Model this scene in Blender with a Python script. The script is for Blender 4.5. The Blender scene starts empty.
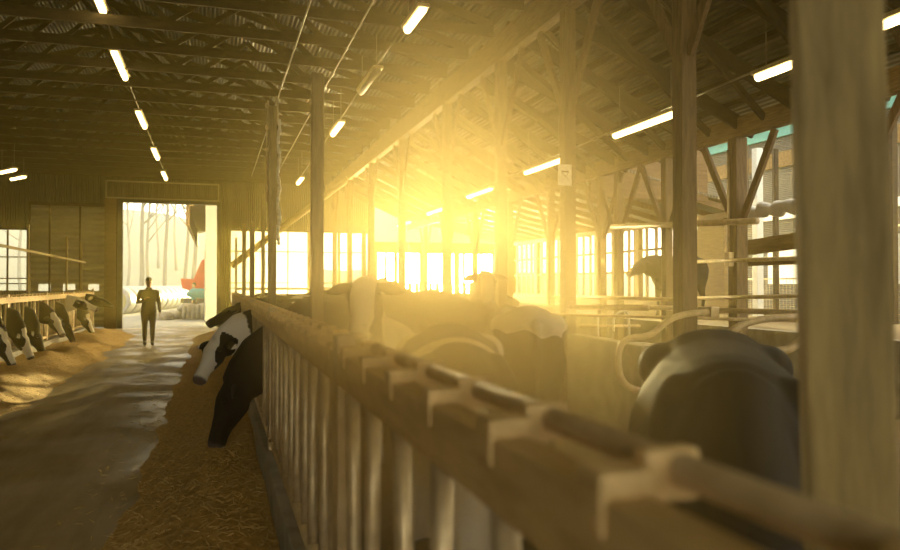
import bpy, bmesh, math, random
from mathutils import Vector, Matrix, noise

R = math.radians
rnd = random.Random(7)
sc = bpy.context.scene
col = sc.collection

# ------------------------------------------------------------------ camera
F = 750.0                      # focal length in pixels of the 900 px frame
YAW = math.atan(235 / F)
CAM = Vector((0, 0, 1.57))
PITCH = math.atan(10 / F)
cd = bpy.data.cameras.new('camera')
cam = bpy.data.objects.new('camera', cd)
col.objects.link(cam)
cam.location = CAM
cam.rotation_euler = (math.pi / 2 + PITCH, 0, -YAW)
cd.sensor_width = 36
cd.lens = 36 * F / 900
cd.clip_start = 0.02
cd.clip_end = 600
cd.dof.use_dof = True
cd.dof.focus_distance = 9.0
cd.dof.aperture_fstop = 2.2
sc.camera = cam
PANE_GLOW = 430.0      # emission of the pane added in the far corner window
SCREEN_GLOW = 2.2  # emission of the added gable screen

def ray(px, py):
    v = Vector(((px - 450) / F, (275 - py) / F, -1.0))
    return cam.rotation_euler.to_matrix() @ v

def at(px, py, X=None, Y=None, Z=None):
    """world point seen at a photo pixel on a plane of the barn"""
    d = ray(px, py)
    if X is not None: t = (X - CAM.x) / d.x
    elif Y is not None: t = (Y - CAM.y) / d.y
    else: t = (Z - CAM.z) / d.z
    return CAM + d * t

# ------------------------------------------------------------------ materials
def new_mat(name):
    m = bpy.data.materials.new(name); m.use_nodes = True
    nt = m.node_tree; b = nt.nodes['Principled BSDF']
    return m, nt, b

def mat(name, c1, c2=None, scale=6.0, rough=0.7, metal=0.0, bump=0.0, stretch=(1, 1, 1), detail=5.0, spec=0.5, ramp=(0.35, 0.65)):
    m, nt, b = new_mat(name)
    b.inputs['Roughness'].default_value = rough
    b.inputs['Metallic'].default_value = metal
    b.inputs['Specular IOR Level'].default_value = spec
    c2 = c2 or tuple(x * 0.7 for x in c1)
    tc = nt.nodes.new('ShaderNodeTexCoord'); mp = nt.nodes.new('ShaderNodeMapping')
    mp.inputs['Scale'].default_value = stretch
    n = nt.nodes.new('ShaderNodeTexNoise'); n.inputs['Scale'].default_value = scale; n.inputs['Detail'].default_value = detail
    n.inputs['Roughness'].default_value = 0.65
    r = nt.nodes.new('ShaderNodeValToRGB')
    r.color_ramp.elements[0].position = ramp[0]; r.color_ramp.elements[1].position = ramp[1]
    r.color_ramp.elements[0].color = (*c1, 1); r.color_ramp.elements[1].color = (*c2, 1)
    L = nt.links.new
    L(tc.outputs['Object'], mp.inputs['Vector']); L(mp.outputs['Vector'], n.inputs['Vector'])
    L(n.outputs['Fac'], r.inputs['Fac']); L(r.outputs['Color'], b.inputs['Base Color'])
    if bump:
        bp = nt.nodes.new('ShaderNodeBump'); bp.inputs['Strength'].default_value = bump; bp.inputs['Distance'].default_value = 0.02
        L(n.outputs['Fac'], bp.inputs['Height']); L(bp.outputs['Normal'], b.inputs['Normal'])
    return m

def corrugated(name, c1, c2, axis='X', freq=9.0, rough=0.5):
    m = mat(name, c1, c2, scale=1.3, rough=rough)
    nt = m.node_tree; b = nt.nodes['Principled BSDF']
    tc = nt.nodes.new('ShaderNodeTexCoord'); w = nt.nodes.new('ShaderNodeTexWave')
    w.bands_direction = axis; w.inputs['Scale'].default_value = freq / 2
    bp = nt.nodes.new('ShaderNodeBump'); bp.inputs['Strength'].default_value = 1.0; bp.inputs['Distance'].default_value = 0.03
    nt.links.new(tc.outputs['Object'], w.inputs['Vector']); nt.links.new(w.outputs['Fac'], bp.inputs['Height'])
    nt.links.new(bp.outputs['Normal'], b.inputs['Normal'])
    return m

def emit(name, c, s):
    m, nt, b = new_mat(name)
    b.inputs['Base Color'].default_value = (*c, 1)
    b.inputs['Emission Color'].default_value = (*c, 1); b.inputs['Emission Strength'].default_value = s
    return m

M = {}
M['timber'] = mat('timber', (.22, .145, .07), (.12, .075, .036), scale=7, rough=.8, bump=.3, stretch=(4, 4, .5))
M['timber_long'] = mat('timber_long', (.30, .20, .095), (.17, .11, .05), scale=7, rough=.8, bump=.3, stretch=(4, .5, 4))
M['truss'] = mat('truss', (.08, .053, .026), (.045, .03, .016), scale=5, rough=.85, stretch=(1, 3, 3))
M['weathered'] = mat('weathered', (.38, .29, .12), (.20, .15, .06), scale=5, rough=.85, bump=.4, stretch=(5, 5, .6))
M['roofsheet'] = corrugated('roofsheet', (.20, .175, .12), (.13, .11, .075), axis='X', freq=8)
M['dimsheet'] = corrugated('dimsheet', (.045, .037, .024), (.028, .023, .015), axis='X', freq=8)  # roof sheet darkened in its colour to keep the left ceiling dim
M['siding'] = corrugated('siding', (.13, .115, .075), (.09, .08, .052), axis='X', freq=8)
M['panel'] = corrugated('panel', (.34, .31, .22), (.27, .24, .165), axis='Z', freq=3)
M['brownwood'] = mat('brownwood', (.22, .14, .065), (.13, .08, .036), scale=6, rough=.8, stretch=(.6, .6, 5), bump=.2)
M['concrete'] = mat('concrete', (.40, .36, .28), (.26, .23, .17), scale=5, rough=.8, bump=.25)
M['galv'] = mat('galv', (.70, .58, .36), (.48, .38, .22), scale=14, rough=.42, metal=.55)
M['pipe'] = mat('pipe', (.62, .48, .27), (.42, .31, .15), scale=10, rough=.5, metal=.1)
M['railwood'] = mat('railwood', (.74, .54, .25), (.56, .40, .17), scale=9, rough=.65, metal=.1, stretch=(3, .6, 3))
M['darksteel'] = mat('darksteel', (.10, .09, .07), (.06, .055, .045), scale=8, rough=.5, metal=.6)
M['wire'] = mat('wire', (.30, .25, .17), (.22, .18, .12), rough=.5)
M['whiteplastic'] = mat('whiteplastic', (.72, .70, .63), (.58, .56, .5), scale=3, rough=.4)
M['bluegrey'] = mat('bluegrey', (.42, .46, .52), (.34, .38, .44), scale=3, rough=.4)
M['tube'] = emit('tube', (1.0, .80, .34), 9.5)
M['deadtube'] = mat('deadtube', (.62, .56, .42), (.55, .5, .38), scale=3, rough=.4)
M['straw'] = mat('straw', (.70, .46, .14), (.44, .27, .07), scale=22, rough=.9, bump=.8, detail=8)
M['strawbits'] = mat('strawbits', (.72, .52, .20), (.46, .31, .10), scale=30, rough=.85)
M['bedding'] = mat('bedding', (.26, .18, .08), (.15, .10, .045), scale=12, rough=.95, bump=.6)
M['field'] = mat('field', (.25, .27, .15), (.30, .29, .20), scale=.25, rough=1)
M['gravel'] = mat('gravel', (.36, .34, .29), (.28, .27, .23), scale=2, rough=1, bump=.3)
M['hillwood'] = mat('hillwood', (.26, .26, .19), (.21, .21, .15), scale=.15, rough=1, detail=8)
M['bark'] = mat('bark', (.22, .205, .16), (.17, .16, .125), scale=6, rough=.95)
M['wrap'] = mat('wrap', (.50, .50, .48), (.38, .38, .36), scale=3, rough=.35)
M['hay'] = mat('hay', (.45, .40, .20), (.34, .30, .13), scale=9, rough=.95, bump=.5)
M['red'] = mat('red', (.62, .07, .04), (.50, .05, .03), scale=4, rough=.4)
M['teal'] = mat('teal', (.02, .28, .30), (.02, .20, .22), scale=5, rough=.6)
M['barnwall'] = corrugated('barnwall', (.34, .36, .34), (.28, .30, .28), axis='Y', freq=8)
M['greysiding'] = corrugated('greysiding', (.16, .145, .12), (.12, .11, .09), axis='Z', freq=10)
M['tealtrim'] = mat('tealtrim', (.12, .36, .34), (.10, .30, .29), rough=.5)
M['tealroof'] = corrugated('tealroof', (.14, .38, .36), (.12, .32, .30), axis='Y', freq=8)
M['whitetrim'] = mat('whitetrim', (.78, .80, .76), (.7, .72, .68), rough=.5)
M['rock'] = mat('rock', (.42, .38, .30), (.28, .25, .19), scale=4, rough=.95, bump=.5)
M['jacket'] = mat('jacket', (.020, .018, .015), (.035, .030, .024), scale=9, rough=.85)
M['trousers'] = mat('trousers', (.030, .027, .022), (.045, .04, .032), scale=9, rough=.9)
M['skin'] = mat('skin', (.46, .27, .18), (.40, .23, .15), scale=8, rough=.55)
M['shoe'] = mat('shoe', (.03, .022, .015), (.05, .035, .02), rough=.6)
M['hair'] = mat('hair', (.03, .02, .012), (.05, .035, .02), scale=30, rough=.6)
M['rubber'] = mat('rubber', (.03, .03, .03), (.05, .05, .045), rough=.8)

# lane: worn concrete with streaks of feed dust
def lane_mat():
    m = mat('lane', (.50, .38, .19), (.32, .24, .11), scale=1.6, rough=.55, bump=.12, stretch=(2.2, .35, 1), detail=8)
    nt = m.node_tree; b = nt.nodes['Principled BSDF']
    tc = nt.nodes.new('ShaderNodeTexCoord'); n = nt.nodes.new('ShaderNodeTexNoise')
    n.inputs['Scale'].default_value = 1.1; n.inputs['Detail'].default_value = 6
    mr = nt.nodes.new('ShaderNodeMapRange'); mr.inputs['From Min'].default_value = .35; mr.inputs['From Max'].default_value = .65
    mr.inputs['To Min'].default_value = .34; mr.inputs['To Max'].default_value = .75
    nt.links.new(tc.outputs['Object'], n.inputs['Vector']); nt.links.new(n.outputs['Fac'], mr.inputs['Value'])
    nt.links.new(mr.outputs['Result'], b.inputs['Roughness'])
    return m
M['lane'] = lane_mat()

def coat_mat():
    m, nt, b = new_mat('holstein_coat')
    L = nt.links.new
    a = nt.nodes.new('ShaderNodeAttribute'); a.attribute_name = 'coat'
    h = nt.nodes.new('ShaderNodeAttribute'); h.attribute_name = 'horn'
    tc = nt.nodes.new('ShaderNodeTexCoord')
    n = nt.nodes.new('ShaderNodeTexNoise'); n.inputs['Scale'].default_value = 40; n.inputs['Detail'].default_value = 3
    ad = nt.nodes.new('ShaderNodeMath'); ad.operation = 'MULTIPLY_ADD'; ad.inputs[1].default_value = .08; 
    L(n.outputs['Fac'], ad.inputs[0]); L(a.outputs['Fac'], ad.inputs[2])
    mr = nt.nodes.new('ShaderNodeMapRange'); mr.inputs['From Min'].default_value = .025; mr.inputs['From Max'].default_value = .055
    L(ad.outputs[0], mr.inputs['Value'])
    mx = nt.nodes.new('ShaderNodeMix'); mx.data_type = 'RGBA'
    mx.inputs['A'].default_value = (.016, .012, .009, 1); mx.inputs['B'].default_value = (.74, .69, .58, 1)
    L(mr.outputs['Result'], mx.inputs['Factor'])
    mx2 = nt.nodes.new('ShaderNodeMix'); mx2.data_type = 'RGBA'
    mx2.inputs['B'].default_value = (.10, .07, .055, 1)
    L(h.outputs['Fac'], mx2.inputs['Factor']); L(mx.outputs['Result'], mx2.inputs['A'])
    L(mx2.outputs['Result'], b.inputs['Base Color'])
    b.inputs['Roughness'].default_value = .7
    b.inputs['Specular IOR Level'].default_value = .12
    b.inputs['Sheen Weight'].default_value = .04
    n2 = nt.nodes.new('ShaderNodeTexNoise'); n2.inputs['Scale'].default_value = 90
    bp = nt.nodes.new('ShaderNodeBump'); bp.inputs['Strength'].default_value = .25; bp.inputs['Distance'].default_value = .01
    L(tc.outputs['Object'], n.inputs['Vector']); L(tc.outputs['Object'], n2.inputs['Vector'])
    L(n2.outputs['Fac'], bp.inputs['Height']); L(bp.outputs['Normal'], b.inputs['Normal'])
    return m
M['coat'] = coat_mat()
def glow_pane_mat():
    m, nt, bs = new_mat('glow_emitter'); nt.nodes.remove(bs)
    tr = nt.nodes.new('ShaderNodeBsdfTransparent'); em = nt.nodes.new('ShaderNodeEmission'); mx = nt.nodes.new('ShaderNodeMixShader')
    em.inputs['Color'].default_value = (1, .79, .38, 1); em.inputs['Strength'].default_value = PANE_GLOW; mx.inputs['Fac'].default_value = .7
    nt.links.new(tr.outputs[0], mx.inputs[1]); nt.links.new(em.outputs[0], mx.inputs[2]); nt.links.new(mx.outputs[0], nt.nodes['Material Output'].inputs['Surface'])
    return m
M['pane'] = glow_pane_mat()
M['eye'] = mat('eye', (.008, .006, .005), (.01, .008, .006), rough=.1)

# ------------------------------------------------------------------ mesh helpers
def link(name, me, parent=None, loc=None):
    o = bpy.data.objects.new(name, me); col.objects.link(o)
    if parent: o.parent = parent
    if loc is not None: o.location = loc
    return o

def tag(o, label, cat, group=None, kind=None):
    o['label'] = label; o['category'] = cat
    if group: o['group'] = group
    if kind: o['kind'] = kind
    return o

def empty(name, loc=(0, 0, 0), rz=0):
    o = bpy.data.objects.new(name, None); col.objects.link(o)
    o.location = loc; o.rotation_euler = (0, 0, rz); o.empty_display_size = .2
    return o

class MB:
    def __init__(s): s.bm = bmesh.new()
    def box(s, c, size, rot=None, bevel=0.0):
        mtx = Matrix.Translation(Vector(c))
        if rot is not None: mtx = mtx @ rot.to_4x4()
        mtx = mtx @ Matrix.Diagonal((*size, 1))
        r = bmesh.ops.create_cube(s.bm, size=1, matrix=mtx)
        if bevel:
            es = list({e for v in r['verts'] for e in v.link_edges})
            bmesh.ops.bevel(s.bm, geom=es, offset=bevel, segments=2, affect='EDGES', profile=.6)
        return s
    def span(s, lo, hi, bevel=0.0):
        lo = Vector(lo); hi = Vector(hi)
        return s.box((lo + hi) / 2, tuple(hi - lo), bevel=bevel)
    def bar(s, p0, p1, w, h, bevel=0.0, up=(0, 0, 1)):
        """rectangular timber from p0 to p1, w across, h along 'up'"""
        p0 = Vector(p0); p1 = Vector(p1); d = p1 - p0; L = d.length; d.normalize()
        up = Vector(up)
        if abs(d.dot(up)) > .98: up = Vector((0, 1, 0))
        side = d.cross(up).normalized(); u = side.cross(d).normalized()
        rot = Matrix((side, d, u)).transposed()
        return s.box((p0 + p1) / 2, (w, L, h), rot, bevel)
    def loft(s, rings, seg=16, cap=True):
        """rings: list of (centre, vecA, vecB[, squareness])"""
        vs = []
        for rg in rings:
            c, a, b = Vector(rg[0]), Vector(rg[1]), Vector(rg[2])
            q = rg[3] if len(rg) > 3 else 1.0
            row = []
            for k in range(seg):
                t = 2 * math.pi * k / seg
                ct, st = math.cos(t), math.sin(t)
                if q != 1.0:
                    ct = math.copysign(abs(ct) ** q, ct); st = math.copysign(abs(st) ** q, st)
                row.append(s.bm.verts.new(c + a * ct + b * st))
            vs.append(row)
        for i in range(len(vs) - 1):
            for k in range(seg):
                s.bm.faces.new((vs[i][k], vs[i][(k + 1) % seg], vs[i + 1][(k + 1) % seg], vs[i + 1][k]))
        if cap:
            s.bm.faces.new(vs[0][::-1]); s.bm.faces.new(vs[-1])
        return s
    def tube(s, pts, r, seg=10, side=None, flat=1.0):
        """round tube through pts; r a number or one per point; flat scales the second axis"""
        pts = [Vector(p) for p in pts]
        rs = r if isinstance(r, (list, tuple)) else [r] * len(pts)
        rings = []; prev = None
        for i, p in enumerate(pts):
            t = (pts[min(i + 1, len(pts) - 1)] - pts[max(i - 1, 0)]).normalized()
            if side is not None: a = Vector(side)
            elif prev is None: a = Vector((1, 0, 0)) if abs(t.x) < .8 else Vector((0, 1, 0))
            else: a = prev
            a = (a - t * a.dot(t)).normalized(); b = t.cross(a).normalized(); prev = a
            rings.append((p, a * rs[i], b * rs[i] * flat))
        return s.loft(rings, seg)
    def ball(s, c, r, seg=12, rings=8):
        mtx = Matrix.Translation(Vector(c)) @ Matrix.Diagonal((*(r if isinstance(r, (tuple, list)) else (r, r, r)), 1))
        bmesh.ops.create_uvsphere(s.bm, u_segments=seg, v_segments=rings, radius=1, matrix=mtx); return s
    def mesh(s, name, m, smooth=False):
        bmesh.ops.recalc_face_normals(s.bm, faces=s.bm.faces)
        me = bpy.data.meshes.new(name); s.bm.to_mesh(me); s.bm.free()
        if m: me.materials.append(m)
        if smooth:
            for p in me.polygons: p.use_smooth = True
        return me
    def build(s, name, m, parent=None, smooth=False, loc=None):
        return link(name, s.mesh(name, m, smooth), parent, loc)

def arc_smooth(pts, n=5, rr=.12):
    """round the corners of a polyline"""
    pts = [Vector(p) for p in pts]; out = [pts[0]]
    for i in range(1, len(pts) - 1):
        a, b, c = pts[i - 1], pts[i], pts[i + 1]
        r1 = min(rr, (a - b).length * .45); r2 = min(rr, (c - b).length * .45)
        p = b + (a - b).normalized() * r1; q = b + (c - b).normalized() * r2
        for k in range(n + 1):
            t = k / n
            out.append(p * (1 - t) ** 2 + b * 2 * t * (1 - t) + q * t ** 2)
    out.append(pts[-1]); return out

def copy_tree(o, parent=None):
    c = o.copy(); col.objects.link(c)
    if parent: c.parent = parent
    for ch in list(o.children): copy_tree(ch, c)
    return c

def struct(o):
    o['kind'] = 'structure'; return o

# ------------------------------------------------------------------ the barn shell
XL, XR = -9.5, 11.2          # side walls
Y0, Y1 = -9.0, 29.5          # near open end, far end wall
GX = 4.2                     # girder row
EX = 7.5                     # lower beam row
ZG, ZE, ZR = 5.78, 4.25, 3.38     # roof sheet heights at girder, lower beam, outer wall
CH = 5.40                    # underside of the flat truss chords

b = MB(); b.span((XL - .3, Y0 - 6, -.3), (XR + .3, Y1 + .15, 0)); struct(b.build('floor', M['lane']))
b = MB(); b.span((.62, Y0, 0), (7.38, Y1 - .3, .03)); b.span((XL + .1, Y0, 0), (-3.95, Y1 - .3, .03))
struct(b.build('floor_bedding', M['bedding']))

# far end wall, built around its openings
b = MB(); Ya, Yb = Y1, Y1 + .12
def wall(x0, x1, z0, z1): b.span((x0, Ya, z0), (x1, Yb, z1))
wall(XL, -7.75, 0, 5.6); wall(-7.75, -6.25, 0, 1.38); wall(-7.75, -6.25, 3.5, 5.6)
wall(-6.25, -3.75, 4.4, 5.6); wall(-6.25, -6.2, 0, 4.4)
wall(-3.75, -3.2, 0, 5.6); wall(-3.2, .06, 4.57, 5.6); wall(.06, .55, 0, 5.6)
wall(.55, 5.85, 0, .95); wall(.55, 5.85, 3.62, 5.6)
wall(5.85, 11.2, 0, .9); wall(5.85, 11.2, 2.87, 3.3)
# upper gable pieces above the chords (left roof) and under the right slopes
v = [b.bm.verts.new((x, y, z)) for y in (Ya, Yb) for x, z in ((XL - .3, 5.6), (4.5, 5.6), (-2.65, 7.84))]
for f in ((0, 1, 2), (5, 4, 3), (0, 3, 4, 1), (1, 4, 5, 2), (2, 5, 3, 0)): b.bm.faces.new([v[i] for i in f])
struct(b.build('wall_back', M['siding']))

# pale sliding door leaf on the end wall with three gaps at its foot
root = struct(empty('door_1', (-4.95, Y1 - .02, 0)))
b = MB(); b.span((-1.25, 0, 1.6), (1.2, .08, 4.4)); b.span((-1.25, 0, .05), (1.2, .08, 1.36))
for x0, x1 in ((-1.25, -.98), (-.58, -.2), (.2, .62), (.98, 1.2)): b.span((x0, 0, 1.36), (x1, .08, 1.6))
b.build('panel', M['panel'], root)
b = MB()
for x in (-1.25, -.62, .35, 1.18): b.span((x - .03, -.05, .05), (x + .03, 0, 4.4))
b.span((-1.3, -.06, 4.38), (1.3, .02, 4.5)); b.build('frame', M['truss'], root)

# drive-through doorway: frame, header box and side jambs
root = struct(empty('door_2', (-1.63, Y1, 0)))
b = MB(); b.span((-1.73, -.12, 0), (-1.57, .14, 4.6)); b.span((1.69, -.12, 0), (1.82, .14, 4.6)); b.span((-1.73, -.12, 4.57), (1.82, .14, 4.66))
b.build('frame', M['darksteel'], root)
b = MB(); b.span((-2.1, -.3, 4.72), (1.75, -.02, 5.28)); b.build('header_box', M['siding'], root)
b = MB()
for z in (4.70, 5.3): b.span((-2.12, -.33, z - .025), (1.77, -.3, z + .025))
for x in (-2.12, 1.72): b.span((x, -.33, 4.7), (x + .05, -.3, 5.3))
b.build('header_trim', M['panel'], root)
b = MB(); b.span((-2.15, -.22, 0), (-1.75, -.12, 4.9))
for z in (.6, 1.3, 2.0, 2.7, 3.4, 4.1): b.span((-2.15, -.26, z), (-1.75, -.21, z + .07))
b.build('side_panel', M['brownwood'], root)
# window frames on the end wall
def window(n, x0, x1, z0, z1, mull, rails, w=.05):
    root = struct(empty(f'window_{n}', ((x0 + x1) / 2, Y1, z0)))
    cx = (x0 + x1) / 2
    b = MB()
    for x in (x0, x1): b.span((x - cx - w / 2, -.05, 0), (x - cx + w / 2, .13, z1 - z0))
    b.span((x0 - cx, -.05, -.05), (x1 - cx, .14, 0)); b.span((x0 - cx, -.05, z1 - z0), (x1 - cx, .13, z1 - z0 + .06))
    b.build('window_frame', M['truss'], root)
    b = MB()
    for x, ww in mull: b.span((x - cx - ww / 2, .0, 0), (x - cx + ww / 2, .08, z1 - z0))
    for z in rails: b.span((x0 - cx, .03, z - z0 - .02), (x1 - cx, .07, z - z0 + .02))
    b.build('muntins', M['timber'], root)
    return root, cx
xw = lambda px: at(px, 270, Y=Y1).x
window(1, -7.7, -6.25, 1.38, 3.5, [(-6.9, .05)], [1.62, 1.8, 2.55])
window(2, .55, 5.85, .95, 3.62, [(xw(288), .04), (xw(309), .12), (xw(339), .1), (xw(349), .07), (xw(364), .16)], [1.45, 1.65, 2.85])
root, cx = window(3, 5.85, 11.15, .9, 2.87, [(xw(p), w) for p, w in ((376, .14), (386, .1), (396, .14), (422, .2), (457, .22), (464, .08), (481.5, .06))]
       + [(5.95 + i * .28, .11) for i in range(0)], [1.62])

MB().span((5.9 - cx, .09, .02), (11.1 - cx, .10, 1.95)).build('pane', M['pane'], root)  # added glowing sheet across the opening, lights the haze
# slatted boarding along the foot of that window
b = MB(); 
for i in range(18): b.span((6.0 + i * .29, Y1 - .09, .9), (6.0 + i * .29 + .15, Y1 - .05, 1.66))
b.span((5.9, Y1 - .05, 1.6), (11.1, Y1 - .0, 1.66))
struct(b.build('trim_1', M['timber']))

# right side wall: kick wall, spaced boards, solid boarding, open bay
b = MB()
b.span((XR, 14.6, 0), (XR + .12, Y1, 1.24)); b.span((XR, Y0, 0), (XR + .12, 6.0, 3.2))
b.span((XR, 14.6, 1.2), (XR + .1, 15.6, 3.14)); b.span((XR, 15.6, 1.2), (XR + .1, 16.0, 2.62))
b.span((XR, 6.0, 0), (XR + .12, 14.6, .35))
b.span((XR, 14.4, 3.12), (XR + .12, Y1, 3.25))
struct(b.build('wall_right', M['brownwood']))
b = MB()
y = 16.0; i = 0
while y < Y1:
    big = i % 5 == 0
    b.span((XR + .02, y, 1.24), (XR + (.16 if big else .05), y + (.26 if big else .12), 3.14)); y += .46; i += 1
for z in (1.9, 2.5): b.span((XR + .05, 16, z), (XR + .09, Y1, z + .06))
struct(b.build('trim_2', M['timber']))
b = MB(); b.span((XL - .12, Y0, 0), (XL, Y1 + .12, 5.6)); struct(b.build('wall_left', M['siding']))
b = MB(); b.span((XL, Y0 - .12, 0), (-5.5, Y0, 5.6)); b.span((GX, Y0 - .12, 0), (XR, Y0, 3.3)); b.span((-5.5, Y0 - .12, 5.0), (GX, Y0, 5.6))
for pr in ([(XL, 5.6), (GX, 5.6), (-2.65, 7.7)], [(GX, 3.3), (XR, 3.3), (EX, ZE), (GX, ZG - .1)]):
    fr = [b.bm.verts.new((x, Y0 - .12, z)) for x, z in pr]; bk = [b.bm.verts.new((x, Y0, z)) for x, z in pr]
    b.bm.faces.new(fr); b.bm.faces.new(bk[::-1])
    for i in range(len(pr)): b.bm.faces.new((fr[i], fr[(i + 1) % len(pr)], bk[(i + 1) % len(pr)], bk[i]))
struct(b.build('wall_front', M['siding']))

# roof sheets
def sheet(name, prof, y0, y1, m, t=.05):
    b = MB(); n = len(prof); rows = []
    for y in (y0, y1):
        rows.append([b.bm.verts.new((x, y, z)) for x, z in prof] + [b.bm.verts.new((x, y, z + t)) for x, z in reversed(prof)])
    k = 2 * n
    for i in range(k): b.bm.faces.new((rows[0][i], rows[0][(i + 1) % k], rows[1][(i + 1) % k], rows[1][i]))
    b.bm.faces.new(rows[0][::-1]); b.bm.faces.new(rows[1])
    return b.build(name, m)
struct(sheet('roof', [(XL - .4, 5.62), (-2.65, 7.75), (GX + .1, 5.70)], Y0 - .5, Y1 + .6, M['dimsheet']))
struct(sheet('roof_slope', [(GX - .1, ZG), (EX, ZE), (EX + .45, ZE - .19)], Y0 - .5, 14.3, M['roofsheet']))
struct(sheet('roof_slope', [(GX - .1, ZG), (EX, ZE), (XR + .7, ZR - .12)], 14.3, Y1 + .6, M['roofsheet']))

b = MB(); b.span((EX + .12, 14.32, 3.45), (10.55, 14.40, 5.2)); struct(b.build('trim_3', M['brownwood']))
# upper gable under the right slopes: added emissive screen, lets sun through and feeds the glow
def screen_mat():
    m, nt, bs = new_mat('glow_screen')
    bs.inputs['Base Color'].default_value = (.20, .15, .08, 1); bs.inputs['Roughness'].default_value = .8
    bs.inputs['Emission Color'].default_value = (1, .75, .34, 1); bs.inputs['Emission Strength'].default_value = SCREEN_GLOW
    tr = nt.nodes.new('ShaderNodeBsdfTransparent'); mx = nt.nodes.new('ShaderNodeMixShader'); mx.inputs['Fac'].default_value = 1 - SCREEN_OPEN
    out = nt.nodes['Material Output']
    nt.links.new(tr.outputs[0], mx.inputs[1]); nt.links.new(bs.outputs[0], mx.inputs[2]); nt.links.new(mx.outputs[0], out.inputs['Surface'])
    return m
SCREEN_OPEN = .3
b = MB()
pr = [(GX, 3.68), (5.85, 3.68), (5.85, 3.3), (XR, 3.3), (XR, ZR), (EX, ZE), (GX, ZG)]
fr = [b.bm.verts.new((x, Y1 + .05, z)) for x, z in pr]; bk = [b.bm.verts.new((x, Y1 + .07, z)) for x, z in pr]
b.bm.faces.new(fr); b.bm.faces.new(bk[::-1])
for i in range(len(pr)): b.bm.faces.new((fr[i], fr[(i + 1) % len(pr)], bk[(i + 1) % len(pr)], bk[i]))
o = b.build('glow_screen', screen_mat())
tag(o, 'added glowing screen filling the gable high above the bright end windows', 'screen')

# ------------------------------------------------------------------ roof timbers
def make_truss():
    root = empty('roof_truss', (0, 0, CH))
    tag(root, 'brown flat bottomed roof truss spanning above the feed alley', 'roof truss', 'roof trusses above the feed alley')
    x0, x1, xm, zr = XL + .05, GX - .12, -2.65, 2.05
    MB().bar((x0, 0, .08), (x1, 0, .08), .045, .16).build('bottom_chord', M['truss'], root)
    MB().bar((x0, 0, .16), (xm, 0, zr + .1), .045, .14).build('top_chord', M['truss'], root)
    MB().bar((x1, 0, .16), (xm, 0, zr + .1), .045, .14).build('top_chord', M['truss'], root)
    for a, c in (((-6.9, .15), (-5.9, 1.05)), ((-4.6, .15), (-5.9, 1.05)), ((-4.6, .15), (-2.65, 2.05)), ((-.7, .15), (-2.65, 2.05)), ((-.7, .15), (.6, 1.05)), ((1.6, .15), (.6, 1.05))):
        MB().bar((a[0], .03, a[1]), (c[0], .03, c[1]), .04, .09).build('web', M['truss'], root)
    return root
tr0 = make_truss()
ys = [-6 + 1.2 * i for i in range(30)]
for i, y in enumerate(ys):
    o = tr0 if i == 0 else copy_tree(tr0)
    o.location.y = y

# rafters and purlins of the right slope
raf = MB().bar((0, 0, 0), (EX + .25 - GX, 0, ZE - ZG - .10), .05, .2).mesh('rafter', M['truss'])
for i in range(29):
    o = link('rafter', raf, None, (GX, -5 + 1.2 * i, ZG - .28))
    tag(o, 'dark rafter sloping down from the high girder to the lower beam', 'rafter', 'rafters of the right roof slope')
pur = MB().bar((0, Y0, 0), (0, Y1 - .1, 0), .09, .07).mesh('purlin', M['truss'])
for k in range(8):
    t = (k + .5) / 8
    o = link('purlin', pur, None, (GX + (EX - GX) * t, 0, ZG + (ZE - ZG) * t - .10))
    tag(o, 'long purlin under the roof sheets across the sloping rafters', 'purlin', 'purlins of the right roof slope')
lr = MB().bar((0, 0, 0), (XR + .5 - EX, 0, ZR - ZE - .1), .045, .13).mesh('lean_to_rafter', M['timber'])
for i in range(16):
    o = link('lean_to_rafter', lr, None, (EX, 14.4 + .95 * i, ZE - .1))
    tag(o, 'light rafter of the low shed roof above the slatted side wall', 'rafter', 'rafters of the low side roof')
# diagonal lattice bracing between rafters (the crossing webs seen against the sheets)
web = MB().bar((0, 0, 0), (2.9, 1.2, -1.42), .04, .11).mesh('roof_brace', M['truss'])
for i in range(20):
    o = link('roof_brace', web, None, (GX + .15, -1 + 1.2 * i, ZG - .46))
    tag(o, 'diagonal brace nailed beneath the rafters of the right slope', 'brace', 'diagonal braces under the right slope')

# girder and lower beam
g = MB(); g.bar((GX, Y0, 5.22), (GX, Y1, 5.22), .16, .42, bevel=.01)
o = g.build('timber_girder', M['timber_long']); tag(o, 'deep timber girder running high along the tall posts', 'beam')
g = MB(); g.bar((EX, Y0, 3.93), (EX, Y1, 3.93), .14, .30, bevel=.01)
o = g.build('eave_beam', M['timber_long']); tag(o, 'lower timber beam on braced posts before the slatted wall', 'beam')

def post(name, x, y, h, w, m, label, group=None, braces=0, bz=1.2, by=.95, top=None):
    root = empty(name, (x, y, 0))
    MB().span((-w / 2, -w / 2, 0), (w / 2, w / 2, h), bevel=.008).build('shaft', m, root)
    if braces:
        for s in (-1, 1):
            MB().bar((0, s * w * .5, h - bz), (0, s * by, h - .02), .05, .11).build('brace', M['timber'], root)
    tag(root, label, 'post', group)
    return root
GY = [at(685, 285, X=GX).y, at(568, 285, X=GX).y, at(501, 285, X=GX).y, 13.6, 17.2, 20.8, 24.4, 27.6]
names = ['tall timber post right of the black cow in the freestall loops', 'tall timber post with a white notice behind the water trough',
         'tall timber post third from the camera in the girder row']
for i, y in enumerate(GY):
    post('girder_post', GX, y, 5.01, .16 if i == 0 else .15, M['timber'],
         names[i] if i < 3 else 'tall girder post dissolving into the golden haze', None if i < 3 else 'girder posts deep in the haze', braces=1, bz=1.3, by=.85)
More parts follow.
